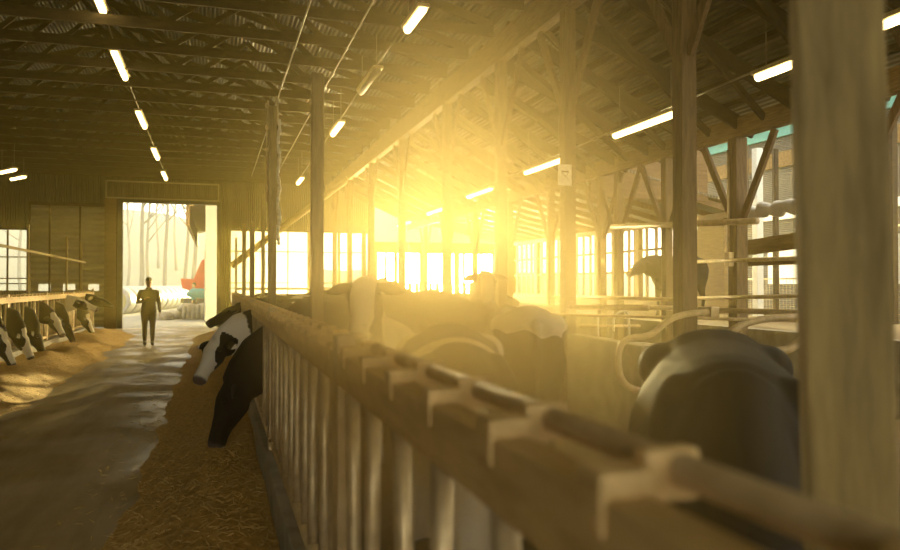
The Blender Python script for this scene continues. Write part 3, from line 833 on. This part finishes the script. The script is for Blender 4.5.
for px, lab in ((622, 'curved white tap pipe over the stall wall right of the trough'), (598, 'small upright valve tap beside the trough')):
    p = at(px, 325, Y=8.3); b = MB()
    if px == 622: b.tube(arc_smooth([(-.12, 0, -.08), (-.12, 0, .12), (.05, 0, .2), (.1, 0, .08), (.1, 0, -.4)], 6, .1), .016, 8)
    else: b.tube([(0, 0, -.4), (0, 0, .1)], .015, 8); b.tube([(-.08, 0, .1), (.06, 0, .12)], .02, 8)
    o = b.build('tap', M['whiteplastic'], None, True, p); tag(o, lab, 'tap')

# open bay in the side wall: boards, tarp roll, wire mesh
def board(a, c, w, h, label, name='rail_board', m='brownwood', X=XR - .1):
    b = MB(); b.bar(at(*a, X=X), at(*c, X=X), w, h); o = b.build(name, M[m]); tag(o, label, 'board'); return o
board((733, 250), (808, 239), .05, .24, 'tan board across the open bay under the rolled curtain', X=8.2)
board((733, 263), (808, 260), .05, .12, 'dark thin board across the open bay under the tan board', X=8.2)
p = at(735, 216, X=8.0); q = at(806, 203, X=8.0)
b = MB(); pts = [p.lerp(q, k / 14) + Vector((0, 0, -.03 * math.sin(k * 1.7))) for k in range(15)]
b.tube(pts, [.10 + .035 * math.sin(k * 2.3) for k in range(15)], 12)
root = b.build('rolled_curtain', M['whiteplastic'], None, True); tag(root, 'pale rolled curtain hanging across the open bay', 'curtain')
for k in (3, 8, 12):
    c = MB(); c.tube([pts[k] + Vector((0, 0, .1)), (pts[k].x, pts[k].y, 3.78)], .008, 5); c.build('cord', M['wire'], root)
post('corner_post', XR - .1, at(758, 285, X=XR - .1).y, 4.5, .16, M['whitetrim'], 'pale corner post at the left of the open bay')
post('bay_post', XR - .1, at(776, 285, X=XR - .1).y, 4.4, .09, M['truss'], 'thin dark post inside the open bay')
post('bay_post', XR - .1, at(893, 285, X=XR - .1).y, 4.4, .12, M['truss'], 'dark post at the right picture edge')
def mesh_panel(y0, y1, z0, z1, label):
    root = empty('wire_panel', (XR + .06, (y0 + y1) / 2, z0)); L = y1 - y0; H = z1 - z0
    b = MB()
    for a, c in (((0, -L / 2, 0), (0, L / 2, 0)), ((0, -L / 2, H), (0, L / 2, H)), ((0, -L / 2, 0), (0, -L / 2, H)), ((0, L / 2, 0), (0, L / 2, H))): b.tube([a, c], .016, 6)
    b.build('frame', M['galv'], root, True)
    b = MB()
    for k in range(1, int(L / .1)): b.bar((0, -L / 2 + k * .1, 0), (0, -L / 2 + k * .1, H), .005, .005)
    for k in range(1, int(H / .1)): b.bar((0, -L / 2, k * .1), (0, L / 2, k * .1), .005, .005)
    b.build('mesh', M['galv'], root); tag(root, label, 'wire panel')
mesh_panel(10.9, 14.2, .36, 1.7, 'wire mesh panel low in the open bay left of the thick post')
mesh_panel(6.3, 10.7, .36, 2.6, 'taller wire mesh panel right of the thick post')

# outbuilding seen through the open bay
root = empty('outbuilding', (21, 15, 0))
MB().span((-3, -9, 0), (3, 10.5, 6.6)).build('wall', M['greysiding'], root)
b = MB(); b.bar((-3.4, .75, 6.95), (3.4, .75, 8.2), 20.5, .12, up=(0, 0, 1)); b.build('roof', M['tealroof'], root)
MB().span((-3.12, -9.2, 6.5), (-3.02, 10.7, 6.95)).build('fascia', M['tealtrim'], root)
for y in (-6, -2.5, 1, 4.5, 8): 
    f = MB().span((-3.06, y, 1.6), (-3.0, y + 1.6, 3.0)).build('window', M['whitetrim'], root)
MB().span((-3.08, -9, 5.5), (-3.0, 10.5, 6.0)).build('tan_band', M['bedding'], root)
MB().span((-3.08, -9, 3.75), (-3.0, 10.5, 4.0)).build('pale_band', M['whitetrim'], root)
tag(root, 'grey sided outbuilding with teal roof edge beyond the open bay', 'building')

# far pen rails below the end windows
for z, lab in ((1.42, 'upper pipe rail running below the far end windows'), (1.16, 'lower pipe rail running below the far end windows')):
    b = MB(); b.tube([(.7, 28.6, z), (11, 28.6, z)], .03, 8); o = b.build('far_rail', M['galv'], None, True); tag(o, lab, 'rail')
for x in (2.0, 5.0, 8.0):
    b = MB(); b.tube([(x, 28.66, 0), (x, 28.66, 1.5)], .035, 8); o = b.build('far_rail_post', M['galv'], None, True); tag(o, 'pipe post holding the rails below the end windows', 'post', 'far rail posts')

# ------------------------------------------------------------------ outside beyond the doorway
b = MB(); b.span((-220, Y1 + .16, -.35), (260, 330, -.06)); b.span((XR + .3, -60, -.35), (260, Y1 + .16, -.06)); b.span((-220, -60, -.35), (XL - .3, Y1 + .16, -.06)); b.span((XL - .3, -60, -.35), (XR + .3, Y0 - 6, -.06))
struct(b.build('ground', M['field']))
b = MB(); b.span((-9, Y1 + .15, -.06), (-.4, 52, -.02)); struct(b.build('path_apron', M['gravel']))
# wooded hillside on the left, falling away to the right
bm = bmesh.new(); rows = []
for j in range(41):
    y = 60 + 3.5 * j; row = []
    for i in range(71):
        x = -120 + 4 * i
        fall = 1 - sm(-7, 16, x * 100 / y) * .68
        z = 15 * sm(58, 150, y) * fall * (1 + .18 * noise.noise((x * .03, y * .03, 2))) + .5 * noise.noise((x * .2, y * .2, 0)) - .6
        row.append(bm.verts.new((x, y, z)))
    rows.append(row)
for j in range(40):
    for i in range(70): bm.faces.new((rows[j][i], rows[j][i + 1], rows[j + 1][i + 1], rows[j + 1][i]))
me = bpy.data.meshes.new('hill'); bm.to_mesh(me); bm.free(); me.materials.append(M['hillwood'])
for p in me.polygons: p.use_smooth = True
struct(link('hill', me))

def tree(px, Y, h, seed, label, lean=0.0):
    rr = random.Random(seed); p = at(px, 300, Y=Y); z0 = -.1 if Y < 62 else 15 * sm(58, 150, Y) - .9
    root = empty('bare_tree', (p.x, Y, z0))
    b = MB(); r0 = h * .0115
    pts = [Vector((lean * h * (k / 7) + .12 * math.sin(k * 1.3 + seed), 0, h * k / 7)) for k in range(8)]
    b.tube(pts, [r0 * (1 - .78 * k / 7) for k in range(8)], 9); b.build('trunk', M['bark'], root, True)
    b = MB()
    def br(q, d, L, r, lv):
        pp = [q]; dd = d.copy()
        for k in range(4):
            dd = (dd + Vector((rr.uniform(-.2, .2), rr.uniform(-.2, .2), rr.uniform(0, .22)))).normalized(); pp.append(pp[-1] + dd * L / 4)
        b.tube(pp, [r, r * .8, r * .6, r * .45, r * .25], 5)
        if lv > 0:
            for k in (2, 3, 4):
                a = rr.uniform(0, 6.28); br(pp[k], (dd + Vector((math.cos(a), math.sin(a), .3)) * .8).normalized(), L * .6, r * .5, lv - 1)
    for k in range(9):
        t = .36 + .6 * k / 8; i = min(6, int(t * 7)); q = pts[i].lerp(pts[i + 1], t * 7 - i); a = rr.uniform(0, 6.28)
        br(q, Vector((math.cos(a), math.sin(a), .75)).normalized(), h * (.42 - .3 * t) * rr.uniform(.7, 1.1), r0 * (.5 - .3 * t), 1)
    b.build('branches', M['bark'], root, True)
    tag(root, label, 'tree', 'bare trees behind the bales')
tree(139, 60, 17, 1, 'bare tree at the left of the doorway view', .045)
tree(148, 70, 15, 2, 'slender bare tree behind the standing person')
tree(166, 66, 17, 3, 'bare tree right of the person, middle of the doorway')
tree(185, 67, 16, 4, 'bare tree beside the far shed wall', .02)
tree(192, 64, 18, 5, 'bare tree rising above the red machine', .03)
tree(128, 80, 14, 6, 'thin bare tree against the left door jamb')
tree(157, 90, 14, 7, 'distant thin tree high on the hillside')
tree(175, 88, 15, 8, 'distant tree on the hillside behind the middle tree')
tree(20, 75, 14, 9, 'bare tree outside the left edge window')

# wrapped bale row
bw = 1.25
def bale_mesh():
    b = MB(); rings = []
    for t, r in ((-.5, .70), (-.46, .78), (-.3, .80), (0, .79), (.3, .80), (.46, .78), (.5, .70)):
        rings.append((Vector((0, t * bw, 0)), Vector((r, 0, 0)), Vector((0, 0, r))))
    b.loft(rings, 28); return b.mesh('bale_wrap', M['wrap'], True)
bm_ = bale_mesh()
A0 = at(118, 300, Y=44); A1 = at(186, 292, Y=60)
nb = 13
for i in range(nb):
    t = i / (nb - 1); x = A0.x + (A1.x - A0.x) * t; y = 44 + 16 * t
    root = empty('hay_bale', (x, y, .72)); root.rotation_euler = (0, 0, -math.atan2(A1.x - A0.x, 16))
    link('wrap', bm_, root)
    e = MB(); e.tube([(0, -bw * .51, 0), (0, -bw * .5, 0)], .62, 24); e.build('end_face', M['hay'], root)
    tag(root, 'white plastic wrapped round bale in the long outdoor row', 'hay bale', 'wrapped bales in the outdoor row')

# shed to the right of the doorway view
root = empty('shed', (-.4, 44, 0))
MB().span((0, -10, 0), (5, 8, 5.2)).build('wall', M['barnwall'], root)
b = MB(); b.bar((-.75, -1, 5.0), (3, -1, 6.2), 19, .14); b.build('roof', M['brownwood'], root)
MB().span((-.78, -10.5, 4.1), (-.66, 8.5, 5.0)).build('fascia', M['brownwood'], root)
f = MB().span((-.06, -8.2, 0), (0, -4.6, 3.2)).build('sliding_door', M['whitetrim'], root)
tag(root, 'pale metal shed with brown eave just right of the doorway view', 'shed')

# red machine with a slanted hopper
q = at(192, 285, Y=46)
root = empty('red_wagon', (q.x, 46, 0))
b = MB(); v = [b.bm.verts.new(c) for c in ((-.5, -.8, 1.4), (.75, -.8, .9), (.9, -.8, 3.1), (.55, -.8, 3.0), (.1, -.8, 1.9), (-.6, -.8, 1.95))]
w_ = [b.bm.verts.new((k.co.x, .8, k.co.z)) for k in v]; b.bm.faces.new(v); b.bm.faces.new(w_[::-1])
for i in range(6): b.bm.faces.new((v[i], v[(i + 1) % 6], w_[(i + 1) % 6], w_[i]))
b.build('hopper', M['red'], root)
for x in (-.1, .6): 
    c = MB(); c.tube([(x, -.95, .4), (x, -.75, .4)], .4, 18); c.build('wheel', M['rubber'], root, True)
MB().span((-.6, -.7, .55), (.9, .7, .8)).build('chassis', M['darksteel'], root)
tag(root, 'red farm wagon with slanted hopper beside the shed', 'wagon')
# teal bundle by the shed corner
q = at(198, 295, Y=38)
b = MB(); b.tube([(-.5, 0, .0), (-.3, .02, .06), (.1, 0, .06), (.45, 0, .02), (.5, 0, 0)], [.08, .22, .25, .24, .1], 14)
o = b.build('rolled_tarp', M['teal'], None, True, (q.x, 38, q.z + .02)); tag(o, 'teal rolled tarp lying on the stone heap by the shed', 'tarp')
# stone heap: low rubble wall
rr = random.Random(3)
for i in range(26):
    t = i / 25; px = 160 + 46 * t; Y = 36.5 + 1.2 * rr.random(); q = at(px, 300, Y=Y); r = rr.uniform(.18, .34)
    b = MB(); b.ball((0, 0, 0), 1, 10, 7)
    for v in b.bm.verts: v.co *= 1 + .35 * noise.noise(v.co * 1.4 + Vector((i * 3, 0, 0)))
    for v in b.bm.verts: v.co = Vector((v.co.x * r * 1.25, v.co.y * r, v.co.z * r * .85))
    o = b.build('rubble_stone', M['rock'], None, True, (q.x, Y, .12 + (.35 if i % 3 == 0 and t > .4 else 0)))
    tag(o, 'rough pale stone in the low heap outside the doorway', 'stone', 'stones heaped outside the doorway')
b = MB()
for k in range(5): b.tube([(-.5 + .2 * k, 0, 0), (-.5 + .2 * k, .02, .6 + .06 * (k % 2))], .09, 8)
q = at(196, 305, Y=36.2); o = b.build('stone_block', M['rock'], None, True, (q.x, 36.0, 0)); tag(o, 'pale broken stone block with ribs below the teal tarp', 'stone')

# ------------------------------------------------------------------ people
def remesh(b, vox, it=4):
    me0 = b.mesh('tmp', None); o = link('tmp', me0)
    m = o.modifiers.new('r', 'REMESH'); m.mode = 'VOXEL'; m.voxel_size = vox
    m = o.modifiers.new('s', 'SMOOTH'); m.factor = .5; m.iterations = it
    dg = bpy.context.evaluated_depsgraph_get()
    me = bpy.data.meshes.new_from_object(o.evaluated_get(dg), depsgraph=dg)
    bpy.data.objects.remove(o); bpy.data.meshes.remove(me0)
    for p in me.polygons: p.use_smooth = True
    return me
def hand(b, w, d, up, L=.09):
    """palm and five bent fingers from wrist w along d"""
    w = Vector(w); d = Vector(d).normalized(); s = d.cross(Vector(up)).normalized(); n = s.cross(d).normalized()
    b.loft([(w, s * .026, n * .018), (w + d * .03, s * .036, n * .017), (w + d * .085, s * .04, n * .014)], 10)
    for k, l in enumerate((.068, .078, .072, .055)):
        o = w + d * .075 + s * (.03 - .02 * k)
        b.tube([o, o + d * l * .5 - n * .004, o + d * l * .8 - n * .016, o + d * l - n * .03], [.0095, .009, .0085, .006], 7)
    o = w + d * .03 + s * .03
    b.tube([o, o + (d * .6 + s * .7) * .035, o + d * .06 + s * .035 - n * .012], [.012, .011, .008], 7)
def person(loc, rz, label, top='jacket', bottom='trousers', bent=True, sc_=1.0, hat=True):
    root = empty('person', loc, rz); root.scale = (sc_,) * 3
    X = (1, 0, 0); Yv = Vector((0, 1, 0))
    torso = [((0, 0, .86), .16, .11), ((0, 0, .98), .165, .115), ((0, 0, 1.12), .15, .105), ((0, .0, 1.28), .175, .12), ((0, 0, 1.40), .195, .105), ((0, 0, 1.47), .13, .085), ((0, .005, 1.50), .075, .065)]
    legs = {s: [((s * .09, 0, .92), .095), ((s * .095, .01, .72), .08), ((s * .095, .02, .50), .058), ((s * .095, .0, .30), .054), ((s * .095, -.01, .1), .04)] for s in (-1, 1)}
    legs[-1] = [((p[0][0], p[0][1] + (.10 * (1 - p[0][2] / .92)), p[0][2]), p[1]) for p in legs[-1]]
    arms = {1: [((.19, 0, 1.42), .055), ((.235, -.01, 1.28), .05), ((.255, -.02, 1.12), .043), ((.27, .03, .98), .036), ((.275, .07, .86), .028)],
            -1: ([((-.19, 0, 1.42), .055), ((-.25, -.03, 1.27), .05), ((-.27, -.05, 1.13), .044), ((-.2, .08, 1.15), .036), ((-.10, .15, 1.22), .028)] if bent else
                 [((-.19, 0, 1.42), .055), ((-.235, -.01, 1.28), .05), ((-.255, -.02, 1.12), .043), ((-.27, .03, .98), .036), ((-.275, .07, .86), .028)])}
    if bent: arms = {-s: [((-p[0], p[1], p[2]), r) for p, r in arms[s]] for s in arms}
    def add(b, part, g=1.0, lo=0, hi=99):
        if part == 'torso': loft_path(b, [(c, w * g, h * g) for c, w, h in torso[lo:hi]], lambda i: X, 16)
        for s in (-1, 1):
            if part == 'legs': b.tube([p for p, r in legs[s][lo:hi]], [r * g for p, r in legs[s][lo:hi]], 12)
            if part == 'arms': b.tube([p for p, r in arms[s][lo:hi]], [r * g for p, r in arms[s][lo:hi]], 10)
    b = MB(); add(b, 'torso'); add(b, 'legs'); add(b, 'arms')
    b.tube([(0, 0, 1.46), (0, .01, 1.56), (0, .015, 1.6)], [.062, .055, .055], 12)
    b.loft([((0, .01 + o, z), Vector((rx_, 0, 0)), Vector((0, ry, 0))) for z, rx_, ry, o in ((1.545, .03, .035, .045), (1.57, .05, .06, .025), (1.61, .066, .085, .008), (1.67, .075, .095, 0), (1.72, .075, .095, -.004), (1.765, .06, .075, -.006), (1.79, .025, .03, -.006))], 14)
    b.tube([(0, .095, 1.69), (0, .122, 1.655), (0, .10, 1.645)], [.009, .014, .01], 7)
    for s in (-1, 1):
        b.ball((s * .078, -.005, 1.665), (.01, .02, .032), 8, 6)
        hy = legs[s][-1][0][1]
        b.tube([(s * .095, hy - .03, .05), (s * .095, hy + .08, .035), (s * .1, hy + .16, .03)], [.04, .04, .025], 8)
    hand(b, arms[-1][-1][0], (-.02, .15, -1), (-1, 0, 0)); hand(b, arms[1][-1][0], (-.6, .5, .45) if bent else (.02, .15, -1), (0, 0, 1) if bent else (1, 0, 0))
    me = remesh(b, .009, 2); me.materials.append(M['skin']); link('body', me, root)
    e = MB()
    for s in (-1, 1): e.ball((s * .03, .088, 1.675), (.012, .008, .008), 8, 6)
    e.build('eyes', M['eye'], root, True)
    b = MB(); b.tube([(-.02, .097, 1.605), (.02, .097, 1.605)], .006, 6); b.build('mouth', mat('lip', (.30, .13, .10), rough=.5), root, True)
    b = MB(); add(b, 'torso', 1.13, 0, 6); add(b, 'arms', 1.22)
    loft_path(b, [((0, 0, .80), .178, .128), ((0, 0, .9), .182, .128)], lambda i: X, 14)
    for q in (-1, 1): b.ball((q * .175, 0, 1.405), (.075, .075, .07), 12, 8)
    b.tube([(0, 0, 1.45), (0, .005, 1.53)], [.09, .075], 12)
    me = remesh(b, .014, 3); me.materials.append(M[top]); link('jacket', me, root)
    b = MB(); add(b, 'legs', 1.2); loft_path(b, [((0, 0, .80), .15, .105), ((0, 0, .95), .155, .108)], lambda i: X, 14)
    me = remesh(b, .012, 3); me.materials.append(M[bottom]); link('trousers', me, root)
    for s in (-1, 1):
        hy = legs[s][-1][0][1]
        b = MB(); b.tube([(s * .095, hy - .06, .055), (s * .095, hy, .065), (s * .095, hy + .1, .048), (s * .1, hy + .19, .035)], [.045, .054, .048, .03], 10); b.build('shoe', M['shoe'], root, True)
    b = MB()
    b.loft([((0, -.006, z), Vector((a, 0, 0)), Vector((0, c, 0))) for z, a, c in ((1.70, .081, .100), (1.735, .082, .101), (1.78, .068, .082), (1.805, .03, .035))], 14)
    if hat: b.box((0, .12, 1.715), (.11, .09, .012))
    b.build('cap' if hat else 'hair', M['hair'], root, True)
    b = MB(); b.loft([((0, -.02, z), Vector((a, 0, 0)), Vector((0, c, 0))) for z, a, c in ((1.62, .05, .07), (1.66, .078, .083), (1.71, .08, .088))], 12); b.build('hair', M['hair'], root, True)
    tag(root, label, 'person'); return root
pp = at(148.5, 345, Z=0)
person((pp.x, pp.y, 0), R(186), 'person in dark jacket, cap and trousers walking in the feed alley', sc_=.985)
q = at(194, 290, Y=41)
person((q.x, 41, -.06), R(90), 'person in teal top beside the red wagon outside', top='teal', bent=True, sc_=.98, hat=False)

# ------------------------------------------------------------------ dusty air, sky and sun
hz, nt, bs = new_mat('dusty_air'); nt.nodes.remove(bs)
pv = nt.nodes.new('ShaderNodeVolumePrincipled')
pv.inputs['Color'].default_value = (.95, .78, .22, 1); pv.inputs['Density'].default_value = .004; pv.inputs['Anisotropy'].default_value = .72
pv.inputs['Absorption Color'].default_value = (0, 0, 0, 1)
nt.links.new(pv.outputs[0], nt.nodes['Material Output'].inputs['Volume'])
b = MB(); prof = [(XL + .01, .015), (XR - .02, .015), (XR - .02, ZR - .03), (EX, ZE - .03), (GX, ZG - .03), (GX - .2, 5.6), (-2.65, 7.6), (XL + .01, 5.5)]
f0 = [b.bm.verts.new((x, Y0 + .01, z)) for x, z in prof]; f1 = [b.bm.verts.new((x, Y1 - .01, z)) for x, z in prof]
b.bm.faces.new(f0); b.bm.faces.new(f1[::-1])
for i in range(len(prof)): b.bm.faces.new((f0[i], f0[(i + 1) % len(prof)], f1[(i + 1) % len(prof)], f1[i]))
o = b.build('haze', hz); tag(o, 'golden dusty haze hanging in the barn air', 'haze', kind='stuff')

om, nt, bs = new_mat('morning_mist'); nt.nodes.remove(bs)
pv = nt.nodes.new('ShaderNodeVolumePrincipled'); pv.inputs['Color'].default_value = (.97, .97, .93, 1); pv.inputs['Density'].default_value = .004
pv.inputs['Anisotropy'].default_value = .0; nt.links.new(pv.outputs[0], nt.nodes['Material Output'].inputs['Volume'])
b = MB(); b.span((-70, Y1 + 1.5, .0), (90, 140, 24)); o = b.build('mist', om); tag(o, 'pale mist over the field and trees outside the doorway', 'mist', kind='stuff')
# added volumes imitating the sun's veiling glare over pen and rail
def glare_volume(name, DC, DR, DP, label, rz=0):
    DC, DR = Vector(DC), Vector(DR)
    dm, nt, bs = new_mat(name); nt.nodes.remove(bs)
    pv = nt.nodes.new('ShaderNodeVolumePrincipled'); pv.inputs['Color'].default_value = (.98, .815, .44, 1); pv.inputs['Anisotropy'].default_value = .72
    pv.inputs['Absorption Color'].default_value = (0, 0, 0, 1)
    tc = nt.nodes.new('ShaderNodeTexCoord'); mp = nt.nodes.new('ShaderNodeMapping'); mp.vector_type = 'POINT'
    mp.inputs['Scale'].default_value = tuple(1 / x for x in DR)
    ln = nt.nodes.new('ShaderNodeVectorMath'); ln.operation = 'LENGTH'
    mr = nt.nodes.new('ShaderNodeMapRange'); mr.interpolation_type = 'SMOOTHERSTEP'
    mr.inputs['From Min'].default_value = 1.0; mr.inputs['From Max'].default_value = .0; mr.inputs['To Min'].default_value = 0; mr.inputs['To Max'].default_value = DP
    nt.links.new(tc.outputs['Object'], mp.inputs['Vector']); nt.links.new(mp.outputs['Vector'], ln.inputs[0]); nt.links.new(ln.outputs['Value'], mr.inputs['Value'])
    nt.links.new(mr.outputs['Result'], pv.inputs['Density']); nt.links.new(pv.outputs[0], nt.nodes['Material Output'].inputs['Volume'])
    b = MB(); b.ball((0, 0, 0), tuple(DR), 32, 20)
    for v in b.bm.verts: v.co.z = max(v.co.z, .05 - DC.z)
    o = b.build('glare_haze', dm, None, True, DC); o.rotation_euler.z = rz; tag(o, label, 'haze', kind='stuff')
glare_volume('glare_puff', (1.95, 5.6, 1.95), (1.75, 5.5, 2.6), .18, 'added glare volume over the pen behind the headlocks', R(-19))
glare_volume('glare_wisp', (.58, 2.1, 1.32), (.58, 1.9, .75), .95, 'added glare veil around the nearest headlock rail')

SUNPX = (478, 244)
sd = ray(*SUNPX).normalized()
sl = bpy.data.lights.new('sun', 'SUN'); sl.energy = 24.0; sl.color = (1, .81, .36); sl.angle = R(.6)
so = bpy.data.objects.new('sun', sl); col.objects.link(so)
so.rotation_euler = sd.to_track_quat('Z', 'Y').to_euler()

w = bpy.data.worlds.new('world'); sc.world = w; w.use_nodes = True; nt = w.node_tree
bg = nt.nodes['Background']; bg.inputs['Strength'].default_value = 1.0
tc = nt.nodes.new('ShaderNodeTexCoord'); sx = nt.nodes.new('ShaderNodeSeparateXYZ'); rp = nt.nodes.new('ShaderNodeValToRGB')
nt.links.new(tc.outputs['Generated'], sx.inputs[0]); nt.links.new(sx.outputs['Z'], rp.inputs['Fac']); nt.links.new(rp.outputs['Color'], bg.inputs['Color'])
rp.color_ramp.elements[0].position = 0.0; rp.color_ramp.elements[0].color = (4.6, 4.25, 3.4, 1)
rp.color_ramp.elements[1].position = .6; rp.color_ramp.elements[1].color = (2.3, 2.15, 1.75, 1)

sc.view_settings.view_transform = 'Standard'; sc.view_settings.look = 'None'
sc.view_settings.gamma = 1; sc.view_settings.exposure = 0.0; sc.view_settings.use_curve_mapping = False
sc.cycles.volume_bounces = 3; sc.cycles.volume_step_rate = .6
sc.cycles.max_bounces = 6; sc.cycles.diffuse_bounces = 3
